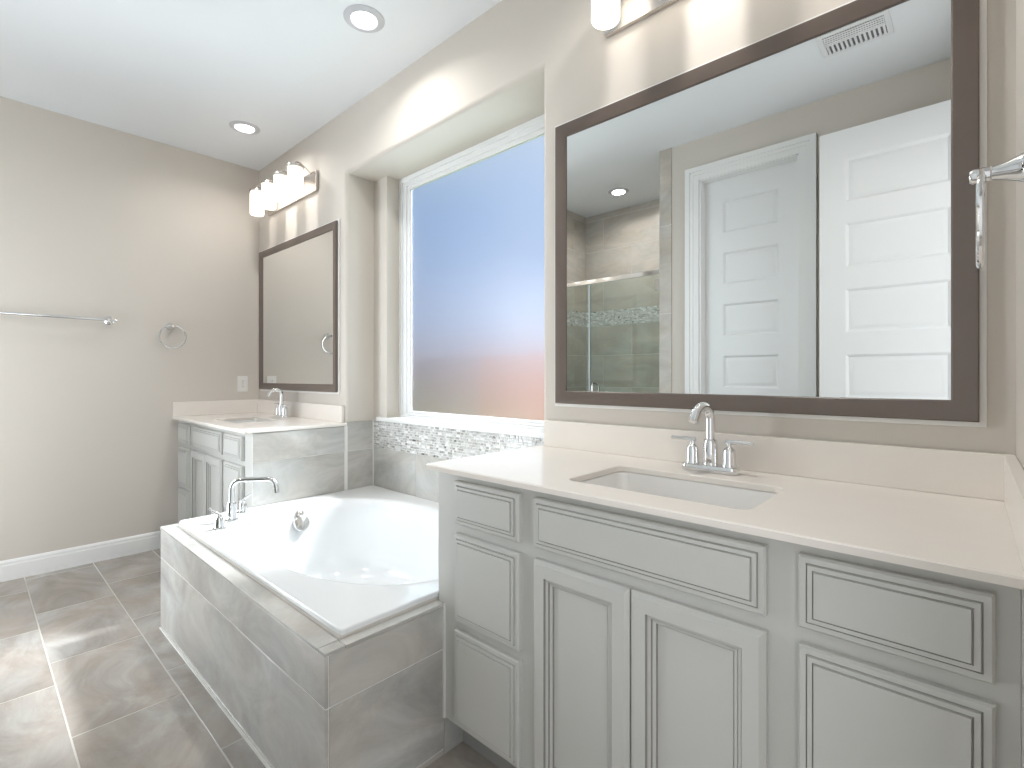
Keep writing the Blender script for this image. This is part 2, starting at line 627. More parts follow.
def back_wall():
    """back wall with the tub niche let into it; niche edges are rounded plaster corners"""
    bm = NB()
    R = 0.022
    YO = NY + 0.115                                       # outer face behind the niche wall

    def quad(a, b, c, d):
        bm.faces.new([bm.verts.new(Vector(p)) for p in (a, b, c, d)])
    # flat faces of the wall around the niche opening (rounded by R at the edges)
    quad((XL, YB, 0), (NX0 - R, YB, 0), (NX0 - R, YB, ZC), (XL, YB, ZC))
    quad((NX1 + R, YB, 0), (XR, YB, 0), (XR, YB, ZC), (NX1 + R, YB, ZC))
    quad((NX0 - R, YB, NZ + R), (NX1 + R, YB, NZ + R), (NX1 + R, YB, ZC), (NX0 - R, YB, ZC))
    # rounded corners: profile swept up the left jamb, across the head and down the right jamb
    n = 12
    prof = [(R * (1 - math.sin(PI / 2 * k / n)), R * (1 - math.cos(PI / 2 * k / n))) for k in range(n + 1)]
    rows = []
    for (dx, dy) in prof:
        rows.append([bm.verts.new(Vector(p)) for p in ((NX0 - dx, YB + dy, 0), (NX0 - dx, YB + dy, NZ + dx),
                                                       (NX1 + dx, YB + dy, NZ + dx), (NX1 + dx, YB + dy, 0))])
    for a, b in zip(rows, rows[1:]):
        for k in range(3):
            bm.faces.new((a[k], a[k + 1], b[k + 1], b[k]))
    # niche jambs
    quad((NX0, YB + R, 0), (NX0, NY, 0), (NX0, NY, NZ), (NX0, YB + R, NZ))
    quad((NX1, YB + R, 0), (NX1, NY, 0), (NX1, NY, NZ), (NX1, YB + R, NZ))
    # niche back with the window opening
    quad((NX0, NY, 0), (NX1, NY, 0), (NX1, NY, WZ0), (NX0, NY, WZ0))
    quad((NX0, NY, WZ0), (WX0, NY, WZ0), (WX0, NY, NZ), (NX0, NY, NZ))
    quad((WX1, NY, WZ0), (NX1, NY, WZ0), (NX1, NY, NZ), (WX1, NY, NZ))
    # window reveals, and the niche soffit running back to the window head
    quad((WX0, NY, WZ0), (WX0, YO, WZ0), (WX0, YO, NZ), (WX0, NY, NZ))
    quad((WX1, NY, WZ0), (WX1, YO, WZ0), (WX1, YO, NZ), (WX1, NY, NZ))
    quad((WX0, NY, WZ0), (WX1, NY, WZ0), (WX1, YO, WZ0), (WX0, YO, WZ0))
    quad((NX0, YB + R, NZ), (NX1, YB + R, NZ), (NX1, NY, NZ), (NX0, NY, NZ))
    quad((WX0, NY, NZ), (WX1, NY, NZ), (WX1, YO, NZ), (WX0, YO, NZ))
    # outside face and ends
    quad((XL - WT, YO, 0), (WX0, YO, 0), (WX0, YO, ZC), (XL - WT, YO, ZC))
    quad((WX1, YO, 0), (XR + WT, YO, 0), (XR + WT, YO, ZC), (WX1, YO, ZC))
    quad((WX0, YO, 0), (WX1, YO, 0), (WX1, YO, WZ0), (WX0, YO, WZ0))
    quad((WX0, YO, NZ), (WX1, YO, NZ), (WX1, YO, ZC), (WX0, YO, ZC))
    quad((XL - WT, YB, 0), (XL - WT, YO, 0), (XL - WT, YO, ZC), (XL - WT, YB, ZC))
    quad((XR + WT, YB, 0), (XR + WT, YO, 0), (XR + WT, YO, ZC), (XR + WT, YB, ZC))
    bmesh.ops.remove_doubles(bm, verts=bm.verts, dist=1e-5)
    return bm


struct('wall_back', back_wall(), M_WALL, smooth=0)

# right wall with the doorway the camera stands beside
DY0, DY1, DZ = -0.055, 0.62, 2.45
bm = NB()
box(bm, XR, XR + WT, DY1, YB, 0, ZC)
box(bm, XR, XR + WT, YF - WT, DY0, 0, ZC)
box(bm, XR, XR + WT, DY0, DY1, DZ, ZC)
struct('wall_right', bm, M_WALL, smooth=0)

# unseen closed box beyond the doorway, added to keep sky light out
bm = NB()
box(bm, 1.35, 1.40, -1.3, 2.0, 0, ZC)
box(bm, XR + WT, 1.35, -1.35, -1.3, 0, ZC)
box(bm, XR + WT, 1.35, 1.95, 2.0, 0, ZC)
box(bm, XR + WT, 1.35, -1.3, 1.95, ZC, ZC + .05)
box(bm, XR + WT, 1.35, -1.3, 1.95, -0.05, 0)
struct('wall_sky_block', bm, M_WALL, smooth=0)

# front wall: closet doorway, shower opening, invented opening for the fill lamp at the left end
CX0, CX1 = -1.325, -0.735                                # closet door opening
SX0, SX1, SY = -2.81, -1.603, -1.146                     # shower interior
bm = NB()
box(bm, CX1, XR + WT, YF - WT, YF, 0, ZC)
box(bm, CX0, CX1, YF - WT, YF, DZ, ZC)
box(bm, -1.605, CX0, YF - WT, YF, 0, ZC)
box(bm, XL, SX0 - 0.02, YF - WT, YF, 2.45, ZC)
struct('wall_front', bm, M_WALL, smooth=0)

# shower enclosure: tiled walls with a mosaic band
bm = NB()
v0s = 1.52 + EYE
OFF = lambda k: 0.2 if k % 2 else 0.505
b0, b1 = 0.487 + EYE, 0.632 + EYE


def shower_face(o, u, n, w):
    tiles(bm, o, u, Z, n, w, b0, 0.61, 0.305, OFF, v0=(0.203 + EYE), mi=0, back_mi=1)
    mosaic(bm, o + Z * b0, u, Z, n, w, b1 - b0, mi=2, back_mi=1, seed=11)
    tiles(bm, o + Z * b1, u, Z, n, w, ZC - b1, 0.61, 0.305, OFF, v0=(1.52 + EYE - b1), mi=0, back_mi=1)


shower_face(Vector((SX0, SY - 0.009, 0)), X, Y, SX1 - SX0)
shower_face(Vector((SX0 - 0.009, SY, 0)), Y, X, YF - SY)
tiles(bm, Vector((SX1 + 0.004, SY, 0)), Y, Z, -X, YF - SY, ZC, 0.61, 0.305, OFF, v0=v0s)
tiles(bm, Vector((SX1, YF, 0)), X, Z, Y, 0.088, ZC, 0.61, 0.610, lambda k: 0, v0=0.37, mi=0)
box(bm, SX0 - WT, SX1 + 0.09, SY - WT, SY - 0.012, 0, ZC, 1)
box(bm, SX0 - WT, SX0 - 0.012, SY - WT, YF - 0.005, 0, ZC, 1)
box(bm, SX1 + 0.008, SX1 + 0.085, SY - WT, YF - 0.005, 0, ZC, 1)
box(bm, SX0, SX1, YF - 0.11, YF, 0, 0.10, 0, bev=0.004)
struct('wall_shower', bm, [M_SHOWER, M_GROUT_W, M_MOSAIC], smooth=0)

# tiled wainscot inside the tub niche (side returns, back face, mosaic band)
TZ = 0.884
bm = NB()
tiles(bm, Vector((NX0, YB - 0.004, DECK_Z - .02)), Y, Z, X, NY - YB + .004, TZ - DECK_Z + .02, 0.9, 0.305, lambda k: 0, v0=0.713 - 0.305 * 1 - DECK_Z + .02, thick=0.008)
tiles(bm, Vector((NX1, YB - 0.004, DECK_Z - .02)), Y, Z, -X, NY - YB + .004, TZ - DECK_Z + .02, 0.9, 0.305, lambda k: 0, v0=0.713 - 0.305 - DECK_Z + .02, thick=0.008)
tiles(bm, Vector((NX0, NY, DECK_Z - .02)), X, Z, -Y, NX1 - NX0, 0.720 - DECK_Z + .02, 0.44, 0.4, lambda k: 0.438, v0=0.0, thick=0.008)
mosaic(bm, Vector((NX0, NY, 0.720)), X, Z, -Y, NX1 - NX0, TZ - 0.720, thick=0.008, mi=2, back_mi=1, seed=5)
struct('wall_niche', bm, [M_TILE, M_GROUT_W, M_MOSAIC], smooth=0)

# caulk lines and the white sill of the window
bm = NB()
box(bm, NX0 + .004, NX0 + .014, NY - .014, NY - .006, DECK_Z, TZ)
box(bm, -2.7035, -2.699, 1.493, YB, DECK_Z, 0.862)
box(bm, -1.184, -1.177, 0.9795, 0.9858, 0.115, 0.461)
struct('trim_1', bm, M_GROUT_W, smooth=0)
bm = NB()
box(bm, NX0 + .05, NX1 - 0.002, NY - 0.018, NY + 0.115, 0.884, 0.908, bev=0.004)
struct('trim_2', bm, M_TRIM)

# baseboard of the left wall with a moulded top
bm = NB()
prof = [(0, 0), (0.014, 0), (0.014, 0.085), (0.011, 0.092), (0.011, 0.104), (0.006, 0.113), (0, 0.116)]
P0 = [bm.verts.new((XL + a, YF, b)) for a, b in prof]
P1 = [bm.verts.new((XL + a, 0.985, b)) for a, b in prof]
for k in range(len(prof)):
    k2 = (k + 1) % len(prof)
    bm.faces.new((P0[k], P0[k2], P1[k2], P1[k]))
bm.faces.new(P0)
bm.faces.new(P1)
struct('baseboard_left', bm, M_TRIM, smooth=20)
bm = NB()
for (x0, x1) in ((SX1 + .09, CX0 - .095), (CX1 + 0.095, XR)):
    box(bm, x0, x1, YF, YF + 0.013, 0, 0.112, bev=0.002)
struct('baseboard_front', bm, M_TRIM)
bm = NB()
box(bm, -2.735, -1.19, 0.5965, 0.6035, 0, 0.006)
struct('trim_3', bm, M_GROUT_W, smooth=0)

# ------------------------------------------------------------------ window
win = struct_root('window_1', ((WX0 + WX1) / 2, 1.80, WZ0))
win['label'] = 'tall fixed window with frosted glass over the bathtub'


bm = NB()
def vinyl(bm, x0, x1, z0, z1, ws, wt, wb, y0, y1):
    box(bm, x0, x0 + ws, y0, y1, z0, z1, bev=0.003)
    box(bm, x1 - ws, x1, y0, y1, z0, z1, bev=0.003)
    box(bm, x0 + ws, x1 - ws, y0, y1, z1 - wt, z1, bev=0.003)
    box(bm, x0 + ws, x1 - ws, y0, y1, z0, z0 + wb, bev=0.003)


vinyl(bm, WX0, WX1, 0.907, NZ, 0.030, 0.026, 0.014, 1.782, 1.815)
vinyl(bm, WX0 + .030, WX1 - .030, 0.921, NZ - .026, 0.034, 0.028, 0.013, 1.792, 1.815)
vinyl(bm, WX0 + .064, WX1 - .064, 0.934, NZ - .054, 0.030, 0.024, 0.012, 1.798, 1.815)
obj('window_frame', bm, M_VINYL, win)
bm = NB()
box(bm, WX0 + .088, WX1 - .088, 1.806, 1.8085, 0.942, NZ - .074)
obj('pane', bm, M_FROST, win, smooth=0)

# ------------------------------------------------------------------ doors seen in the mirror


def door_leaf(w, h, t, stile, tops, ph):
    """moulded panel door standing at the origin, face towards +y, hinge edge at x=0"""
    bm = NB()
    box(bm, 0, w, -t, -0.012, 0, h)
    # rails and stiles
    box(bm, 0, stile, -0.012, 0, 0, h)
    box(bm, w - stile, w, -0.012, 0, 0, h)
    edges = [h] + [q for tp in tops for q in (tp, tp - ph)] + [0]
    for k in range(0, len(edges), 2):
        box(bm, stile, w - stile, -0.012, 0, edges[k + 1], edges[k])
    for tp in tops:
        panel(bm, Vector((stile, 0, tp - ph)), X, Z, Y, w - 2 * stile, ph,
              [(0, 0, 0), (0.006, -0.004, 0), (0.012, -0.011, 0), (0.022, -0.011, 0), (0.038, -0.003, 0)])
    return bm


def casing(bm, x0, x1, ztop, w, y):
    """stepped casing round a doorway in a wall facing +y"""
    for a, b, d in ((0, w, 0.012), (0.0, w * 0.35, 0.022), (w * 0.35, w * 0.6, 0.017)):
        box(bm, x0 - w + a, x0 - w + b, y, y + d, 0, ztop + w - a, bev=0.0015)
        box(bm, x1 + w - b, x1 + w - a, y, y + d, 0, ztop + w - a, bev=0.0015)
        box(bm, x0 - w + b, x1 + w - b, y, y + d, ztop + w - b, ztop + w - a, bev=0.0015)


tops = [1.147 + EYE - 0.339 * k for k in range(6)]
d1 = struct_root('door_1', (CX0, YF - 0.075, 0.0))
d1['label'] = 'closed white panelled closet door reflected in the large mirror'
dl = obj('door_leaf', door_leaf(CX1 - CX0, 2.44, 0.035, 0.128, tops, 0.21), M_DOOR, d1, local=True)
dl.location = (0, 0, 0.006)
bm = NB()
casing(bm, CX0, CX1, DZ, 0.09, YF)
box(bm, CX0, CX0 + 0.012, YF - WT, YF, 0, DZ)
box(bm, CX1 - 0.012, CX1, YF - WT, YF, 0, DZ)
box(bm, CX0, CX1, YF - WT, YF, DZ - 0.004, DZ + .008)
obj('door_casing', bm, M_TRIM, d1)

d2 = struct_root('door_2', (XR - 0.018, -0.105, 0.0))
d2['label'] = 'open white panelled entry door reflected at the right of the large mirror'
bm = door_leaf(0.647, 2.425, 0.035, 0.118, [2.42 - .145 - 0.339 * k for k in range(6)], 0.225)
bmesh.ops.translate(bm, verts=bm.verts, vec=(-0.647, 0.035, 0.008))
obj('door_leaf', bm, M_DOOR, d2, local=True)
bm = NB()
for zz in (0.25, 1.2, 2.2):
    tube(bm, [(XR - .010, -0.075, zz - .05), (XR - .010, -0.075, zz + .05)], 0.007, 10)
    box(bm, XR - .012, XR, -0.104, -0.073, zz - .05, zz + .05)
obj('hinge', bm, M_NICKEL, d2)
bm = NB()                                                # casing of the entry doorway in the right wall
for (y0, y1) in ((DY1, DY1 + .08), (DY0 - .02, DY0)):
    box(bm, XR - 0.016, XR, y0, y1, 0, DZ + .08, bev=0.003)
box(bm, XR - 0.016, XR, DY0, DY1, DZ, DZ + 0.08, bev=0.003)
box(bm, XR, XR + WT, DY0, DY0 + .012, 0, DZ)
box(bm, XR, XR + WT, DY1 - .012, DY1, 0, DZ)
obj('door_casing', bm, M_TRIM, d2)


# ================================================================== bathtub and its deck
deck = thing('tub_deck', 'grey tiled tub deck with pale ledge around the bathtub', 'tub deck', (-1.95, 1.1, 0))
DX0, DX1, DYF = -2.745, -1.183, 0.603
bm = NB()
tiles(bm, Vector((DX0, DYF + .009, 0.0)), X, Z, -Y, DX1 - DX0, 0.452, 3.2, 0.305, lambda k: 0, v0=0.322 - 0.305, gap=0.004)
tiles(bm, Vector((DX1 - .009, DYF + .0092, 0.0)), Y, Z, X, 0.9758 - DYF, 0.452, 3.2, 0.305, lambda k: 0, v0=0.322 - 0.305, gap=0.004)
tiles(bm, Vector((DX0 + .009, DYF + .0092, 0.0)), Y, Z, -X, 0.9758 - DYF, 0.452, 3.2, 0.305, lambda k: 0, v0=0.322 - 0.305, gap=0.004)
box(bm, DX0 + .002, DX1 - .002, DYF + .0025, DYF + .03, 0, 0.453, 1)
box(bm, DX1 - .02, DX1 - .0025, DYF + .004, 0.985, 0, 0.453, 1)
box(bm, DX1 - .009, DX1, 0.986, 1.062, 0.0, 0.113)
obj('tiled_apron', bm, [M_TILE, M_GROUT_W], deck, smooth=0)
bm = NB()
# ledge: front strip, right strip, left strip of tile with a thin edge
for (x0, x1, y0, y1) in ((DX0 - .001, -1.222, DYF - .002, 0.70), (-1.220, DX1 + .001, DYF - .002, 0.6565), (-1.220, DX1 + .001, 0.6585, 0.985), (DX0 - .001, -2.70, 0.70, 0.979)):
    box(bm, x0, x1, y0, y1, 0.454, DECK_Z, bev=0.0015)
obj('ledge', bm, M_TILE, deck)

tub = thing('bathtub', 'white oval drop-in bathtub below the frosted window', 'bathtub', (-1.95, 1.165, DECK_Z))
RX0, RX1, RY0, RY1, RZ = -2.7035, -1.2195, 0.664, 1.690, 0.487
CXT, CYT, EA, EB = -1.935, 1.172, 0.655, 0.425
bm = NB()
NSEG = 128


def on_rect(t, ins, r):
    """point at angle t on the rounded rim rectangle"""
    x0, x1, y0, y1 = RX0 + ins, RX1 - ins, RY0 + ins, RY1 - ins
    c, s = math.cos(t), math.sin(t)
    k = min(((x1 if c > 0 else x0) - CXT) / c if abs(c) > 1e-9 else 1e9, ((y1 if s > 0 else y0) - CYT) / s if abs(s) > 1e-9 else 1e9)
    x, y = CXT + c * k, CYT + s * k
    qx = min(max(x, x0 + r), x1 - r)
    qy = min(max(y, y0 + r), y1 - r)
    dx, dy = x - qx, y - qy
    L = math.hypot(dx, dy)
    if L > r and dx and dy:
        x, y = qx + dx / L * r, qy + dy / L * r
    return x, y


def on_oval(t, s):
    c, q = math.cos(t), math.sin(t)
    # the oval narrows a little toward the faucet corner
    a = EA * s
    b = EB * s
    if c < 0:
        a *= 0.985
    p = 2.25
    d = (abs(c / a) ** p + abs(q / b) ** p) ** (-1.0 / p)
    return CXT + c * d, CYT + q * d


rect_rings = [(0.004, DECK_Z + 0.001), (0.0, DECK_Z + .004), (0.0, RZ - .006), (0.002, RZ - 0.002), (0.006, RZ)]
oval_rings = [(1.055, RZ), (1.03, RZ - .0005), (1.01, RZ - .002), (0.993, RZ - .006), (0.978, RZ - .013), (0.965, RZ - .024), (0.953, RZ - .042), (0.94, RZ - .08),
              (0.925, 0.34), (0.905, 0.27), (0.88, 0.205), (0.85, 0.16), (0.81, 0.128), (0.75, 0.108), (0.66, 0.098), (0.45, 0.094), (0.2, 0.092)]
ang = []
corners = [math.atan2(y - CYT, x - CXT) for x in (RX0, RX1) for y in (RY0, RY1)]
for k in range(NSEG):
    ang.append(-PI + 2 * PI * k / NSEG)
for c in corners:
    ang += [c - .012, c, c + .012]
ang = sorted(ang)
rings = []
for ins, z in rect_rings:
    rings.append([bm.verts.new((*on_rect(t, ins, 0.012), z)) for t in ang])
for s, z in oval_rings:
    rings.append([bm.verts.new((*on_oval(t, s), z)) for t in ang])
for A, B in zip(rings, rings[1:]):
    for k in range(len(ang)):
        k2 = (k + 1) % len(ang)
        bm.faces.new((A[k], A[k2], B[k2], B[k]))
c0 = bm.verts.new((CXT, CYT, 0.092))
for k in range(len(ang)):
    bm.faces.new((rings[-1][k], rings[-1][(k + 1) % len(ang)], c0))
obj('shell', bm, M_TUB, tub, smooth=50)
bm = NB()
bead = [(RX0 + .002, RY0 + 0.001), (RX1 + .0, RY0 + 0.001), (RX1 + .0, 0.984)]
tube(bm, [(x, y, DECK_Z + .002) for x, y in bead], 0.0065, 8)
obj('caulk_bead', bm, M_GROUT, tub)
bm = NB()
lathe(bm, [(0.0, 0.006), (0.03, 0.006), (0.034, 0.003), (0.034, 0.0)], (-2.25, 1.172, 0.0975), n=28)
obj('drain', bm, M_CHROME, tub)
# overflow plate on the basin's faucet end
tov = PI + 0.02
ox, oy = on_oval(tov, 0.932)
nrm = Vector((0.93, 0.0, 0.36)).normalized()
bm = NB()
lathe(bm, [(0.041, -0.006), (0.041, 0.010), (0.038, 0.015), (0.033, 0.017), (0.0, 0.018)], Vector((ox + .004, oy, 0.398)), nrm, 36)
ov = obj('overflow_cover', bm, M_CHROME, tub)
bm = NB()
lathe(bm, [(0.019, -0.01), (0.019, 0.004), (0.012, 0.009), (0.0, 0.010)], Vector((ox - 0.010, oy, 0.449)), nrm, 24)
obj('overflow_knob', bm, M_NICKEL, ov)

# ------------------------------------------------------------------ roman tub faucet on the corner of the rim
FB = Vector((-2.512, 0.827, RZ))
fdir = Vector((0.63, 0.777, 0))
fper = Vector((0.777, -0.63, 0))
fau = thing('tub_faucet', 'chrome tub filler with high flat spout on the bathtub rim', 'faucet', FB)


def arc_pts(c, a, b, r, n=8, t0=0.0, t1=PI / 2):
    """quarter turn from direction a to direction b about c"""
    return [c + a * r * math.cos(t0 + (t1 - t0) * k / n) + b * r * math.sin(t0 + (t1 - t0) * k / n) for k in range(n + 1)]


h = 0.188
rr = 0.042
pts = [FB + Z * 0.05, FB + Z * (h - rr)] + arc_pts(FB + fdir * rr + Z * (h - rr), -fdir, Z, rr, 8)[1:]
s_end = 0.193
r2 = 0.036
pts += arc_pts(FB + fdir * (s_end - r2) + Z * (h - r2), Z, fdir, r2, 7)
pts.append(FB + fdir * (s_end + .004) + Z * (h - r2 - 0.028))
bm = NB()
tube(bm, pts, 0.0115, 18)
obj('spout', bm, M_CHROME, fau)
bm = NB()
lathe(bm, [(0.0, 0), (0.029, 0.0), (0.029, 0.007), (0.0225, 0.011), (0.0205, 0.018), (0.0205, 0.078), (0.017, 0.088), (0.012, 0.090), (0.0, 0.09)], FB, n=28)
obj('spout_base', bm, M_CHROME, fau)
for s in (-1, 1):
    c = FB + fper * s * 0.134
    bm = NB()
    lathe(bm, [(0.0, 0), (0.028, 0.0), (0.028, 0.006), (0.019, 0.012), (0.0175, 0.02), (0.0175, 0.045), (0.012, 0.056), (0.008, 0.062), (0.008, 0.070), (0.0, 0.071)], c, n=24)
    hd = obj('handle', bm, M_CHROME, fau)
    bm = NB()
    ldir = (fper * s * 0.6 + fdir * 0.45 + Z * 0.28).normalized() if s < 0 else (-fdir * 0.55 + fper * 0.1 + Z * 0.42).normalized()
    p0 = c + Z * 0.066 - ldir * 0.014
    tube(bm, [p0, p0 + ldir * 0.03, p0 + ldir * 0.064], [0.0075, 0.0065, 0.0048], 12)
    obj('lever', bm, M_CHROME, hd)

# ================================================================== vanities
GL = 1                                                   # material slot of the darker groove lines
DRAWER = [(0.0, 0.0, 0), (0.0, 0.0135, 0), (0.0035, 0.0175, 0), (0.0120, 0.0180, 0), (0.0126, 0.0160, GL), (0.0140, 0.0160, GL), (0.0150, 0.0215, 0),
          (0.0220, 0.0220, 0), (0.0226, 0.0200, GL), (0.0240, 0.0200, GL), (0.0250, 0.0245, 0)]
DOORP = [(0.0, 0.0, 0), (0.0, 0.013, 0), (0.0095, 0.0225, 0), (0.0385, 0.0230, 0), (0.0392, 0.0165, GL), (0.0404, 0.0165, GL), (0.0412, 0.0172, 0),
         (0.0475, 0.0150, 0), (0.0480, 0.0108, GL), (0.0494, 0.0108, GL), (0.0500, 0.0118, 0), (0.0565, 0.0092, 0), (0.0572, 0.0050, GL), (0.0588, 0.0050, GL), (0.0596, 0.0060, 0)]
FACE_Y = 0.986


def front(name, x0, x1, z0, z1, prof, parent):
    bm = NB()
    panel(bm, Vector((x0, FACE_Y, z0)), X, Z, -Y, x1 - x0, z1 - z0, prof)
    return obj(name, bm, [M_CAB, M_GROOVE], parent, smooth=25)


def vanity(label, xl, xr, zt, sl, mid, sr, dz, left_scribe, right_scribe):
    """cabinet with two drawer stacks and a sink bay; sl, mid, sr are x ranges of the fronts"""
    t = thing('vanity_cabinet', label, 'vanity', ((xl + xr) / 2, 1.25, 0))
    bm = NB()
    box(bm, xl, xr, FACE_Y, FACE_Y + 0.019, 0.115, zt, bev=0.001)                 # face frame
    for x0 in (xl, xr - 0.016):                                                   # side panels with a toe notch
        box(bm, x0, x0 + 0.016, FACE_Y + .019, YB - .002, 0.115, zt)
        box(bm, x0, x0 + 0.016, FACE_Y + .090, YB - .002, 0.0, 0.115)
    box(bm, xl + .016, xr - .016, FACE_Y + .019, YB - .002, 0.115, 0.133)         # bottom
    box(bm, xl + .016, xr - .016, YB - .012, YB - .002, 0.133, zt)                # back
    obj('carcass', bm, M_CAB, t)
    bm = NB()
    box(bm, xl, xr, FACE_Y + 0.075, FACE_Y + 0.09, 0.0, 0.115)
    obj('toe_kick', bm, M_KICK, t, smooth=0)
    zs = [(0.721, 0.847), (0.436, 0.692), (0.131, 0.410)]
    for (a, b) in (sl, sr):
        for (z0, z1) in zs:
            front('drawer', a, b, z0 + dz, z1 + dz, DRAWER, t)
    front('false_drawer_front', mid[0], mid[1], 0.721 + dz, 0.847 + dz, DRAWER, t)
    c = (mid[0] + mid[1]) / 2
    front('door', mid[0], c - 0.0015, 0.131 + dz, 0.692 + dz, DOORP, t)
    front('door', c + 0.0015, mid[1], 0.131 + dz, 0.692 + dz, DOORP, t)
    return t


vanity('grey shaker vanity with grooved fronts below the large mirror at right', -1.212, 0.052, 0.870,
       (-1.121, -0.866), (-0.816, -0.271), (-0.219, 0.026), 0.0, 0, 0)
vanity('grey vanity in the far corner between the left wall and tub', XL + .003, -2.705, 0.864,
       (-3.955, -3.712), (-3.665, -3.112), (-3.074, -2.805), -0.010, 0, 0)
# filler strip between the right vanity and wall
bm = NB()
box(bm, 0.0525, XR - .0005, FACE_Y + .004, FACE_Y + 0.02, 0.0, 0.869)
struct('trim_4', bm, M_TRIM, smooth=0)
# tile cladding on the tub side of the far vanity
bm = NB()
tiles(bm, Vector((-2.7045, 0.985, 0.4885)), Y, Z, X, 1.492 - 0.985, 0.8615 - 0.4885, 0.9, 0.305, lambda k: 0, v0=0.713 - 0.305 - 0.4885, thick=0.0095)
tl = obj('tile_panel', bm, [M_TILE, M_GROUT_W], None, smooth=0)
tag(tl, 'pale grey tile panel covering the tub side of the far vanity', 'tile panel')


def countertop(label, xl, xr, zt, th, sink, back_x, side_x, side_dir):
    """slab with a rounded-rectangle cut-out for an undermount sink, plus its splashes"""
    t = thing('countertop', label, 'countertop', ((xl + xr) / 2, 1.23, zt))
    yf, yb = 0.947, YB - 0.001
    N = 8
    bm = NB()
    hole = rounded_rect(sink[0], sink[1], sink[2], sink[3], 0.028, N)
    M = len(hole)
    hx, hy = (sink[0] + sink[1]) / 2, (sink[2] + sink[3]) / 2
    # outer outline: a point for every hole point, by matching the corner blocks
    r = 0.014
    outer = rounded_rect(xl, xr, yf, yb, r, N)
    lev = [(0.0, zt - th), (0.0, zt - 0.003), (0.003, zt)]

    def oring(ins, z):
        return [bm.verts.new((x + (ins if x < hx else -ins), y + (ins if y < hy else -ins), z)) for x, y in outer]

    def hring(z, g):
        return [bm.verts.new((x + (g if x > hx else -g), y + (g if y > hy else -g), z)) for x, y in hole]
    R_ = [oring(i, z) for i, z in lev] + [hring(zt, 0.002), hring(zt - .002, 0), hring(zt - th, 0)]
    R_.append(R_[0])
    for A, B in zip(R_, R_[1:]):
        for k in range(M):
            k2 = (k + 1) % M
            bm.faces.new((A[k], A[k2], B[k2], B[k]))
    obj('slab', bm, M_STONE, t, smooth=30)
    bm = NB()
    box(bm, back_x[0], back_x[1], yb - 0.018, yb, zt + .0005, zt + 0.1, bev=0.0015)
    obj('backsplash', bm, M_STONE, t)
    bm = NB()
    a, b = (side_x, side_x + side_dir * 0.018)
    box(bm, min(a, b), max(a, b), yf + 0.003, yb - .0185, zt + .0005, zt + 0.1, bev=0.0015)
    obj('side_splash', bm, M_STONE, t)
    return t


countertop('pale quartz countertop with undermount sink beneath the large mirror', -1.235, XR - .001, 0.886, 0.0155,
           (-0.774, -0.326, 1.050, 1.328), (-1.205, XR - .001), XR - .001, -1)
countertop('pale quartz countertop on the far corner vanity', XL + .001, -2.692, 0.880, 0.0155,
           (-3.58, -3.16, 1.071, 1.327), (XL + .001, -2.735), XL + .001, 1)


def sink(label, x0, x1, y0, y1, zt):
    t = thing('sink', label, 'sink', ((x0 + x1) / 2, (y0 + y1) / 2, zt), 'undermount sinks')
    bm = NB()
    cx, cyy = (x0 + x1) / 2, (y0 + y1) / 2
    prev = None
    for g, z, r in ((0.02, 0.0, 0.04), (0.004, 0.0, 0.03), (-0.002, -0.004, 0.03), (-0.008, -0.05, 0.035), (-0.014, -0.10, 0.04), (-0.026, -0.125, 0.05), (-0.05, -0.135, 0.05), (-0.10, -0.139, 0.02)):
        P = rounded_rect(x0 - g, x1 + g, y0 - g, y1 + g, r, 6)
        cur = [bm.verts.new((x, y, zt + z)) for x, y in P]
        if prev:
            for k in range(len(cur)):
                k2 = (k + 1) % len(cur)
                bm.faces.new((prev[k], prev[k2], cur[k2], cur[k]))
        prev = cur
    bm.faces.new(prev)
    obj('bowl', bm, M_CERAMIC, t, smooth=50)
    bm = NB()
    lathe(bm, [(0.0, 0.004), (0.018, 0.004), (0.026, 0.002), (0.028, 0.0)], (cx, cyy, zt - 0.1385), n=24)
    obj('drain', bm, M_CHROME, t)
    return t


sink('white rectangular undermount sink in the large near countertop', -0.774, -0.326, 1.050, 1.328, 0.886 - .0165)
sink('white undermount sink in the far corner countertop', -3.58, -3.16, 1.071, 1.327, 0.880 - .0165)

# ------------------------------------------------------------------ centreset basin faucet
FC = Vector((-0.539, 1.414, 0.8862))
bf = thing('basin_faucet', 'chrome two-handle faucet with arched spout below the large mirror', 'faucet', FC, 'basin faucets')
bm = NB()
prev = None
for ins, z in ((0.002, 0.0), (0, 0.003), (0, 0.014), (0.003, 0.019), (0.006, 0.020)):
    P = rounded_rect(FC.x - 0.079 + ins, FC.x + 0.079 - ins, FC.y - 0.026 + ins, FC.y + 0.026 - ins, 0.020 - ins, 6)
    cur = [bm.verts.new((x, y, FC.z + z)) for x, y in P]
    if prev:
        for k in range(len(cur)):
            k2 = (k + 1) % len(cur)
            bm.faces.new((prev[k], prev[k2], cur[k2], cur[k]))
    else:
        bm.faces.new(cur)
    prev = cur
bm.faces.new(prev)
obj('base_plate', bm, M_CHROME, bf)
bm = NB()
lathe(bm, [(0.0, 0.018), (0.021, 0.018), (0.021, 0.024), (0.0200, 0.028), (0.0200, 0.080), (0.0175, 0.088), (0.0132, 0.091), (0.0, 0.091)], FC, n=28)
obj('spout_collar', bm, M_CHROME, bf)
bm = NB()
R1 = 0.037
zc_ = 0.196 - 0.0125 - R1
sd_ = Vector((-0.18, -0.98, 0)).normalized()
pts = [FC + Z * 0.085, FC + Z * zc_] + arc_pts(FC + sd_ * R1 + Z * zc_, -sd_, Z, R1, 14, 0, PI * 0.86)[1:]
dl_ = (pts[-1] - pts[-2]).normalized()
pts.append(pts[-1] + dl_ * 0.022)
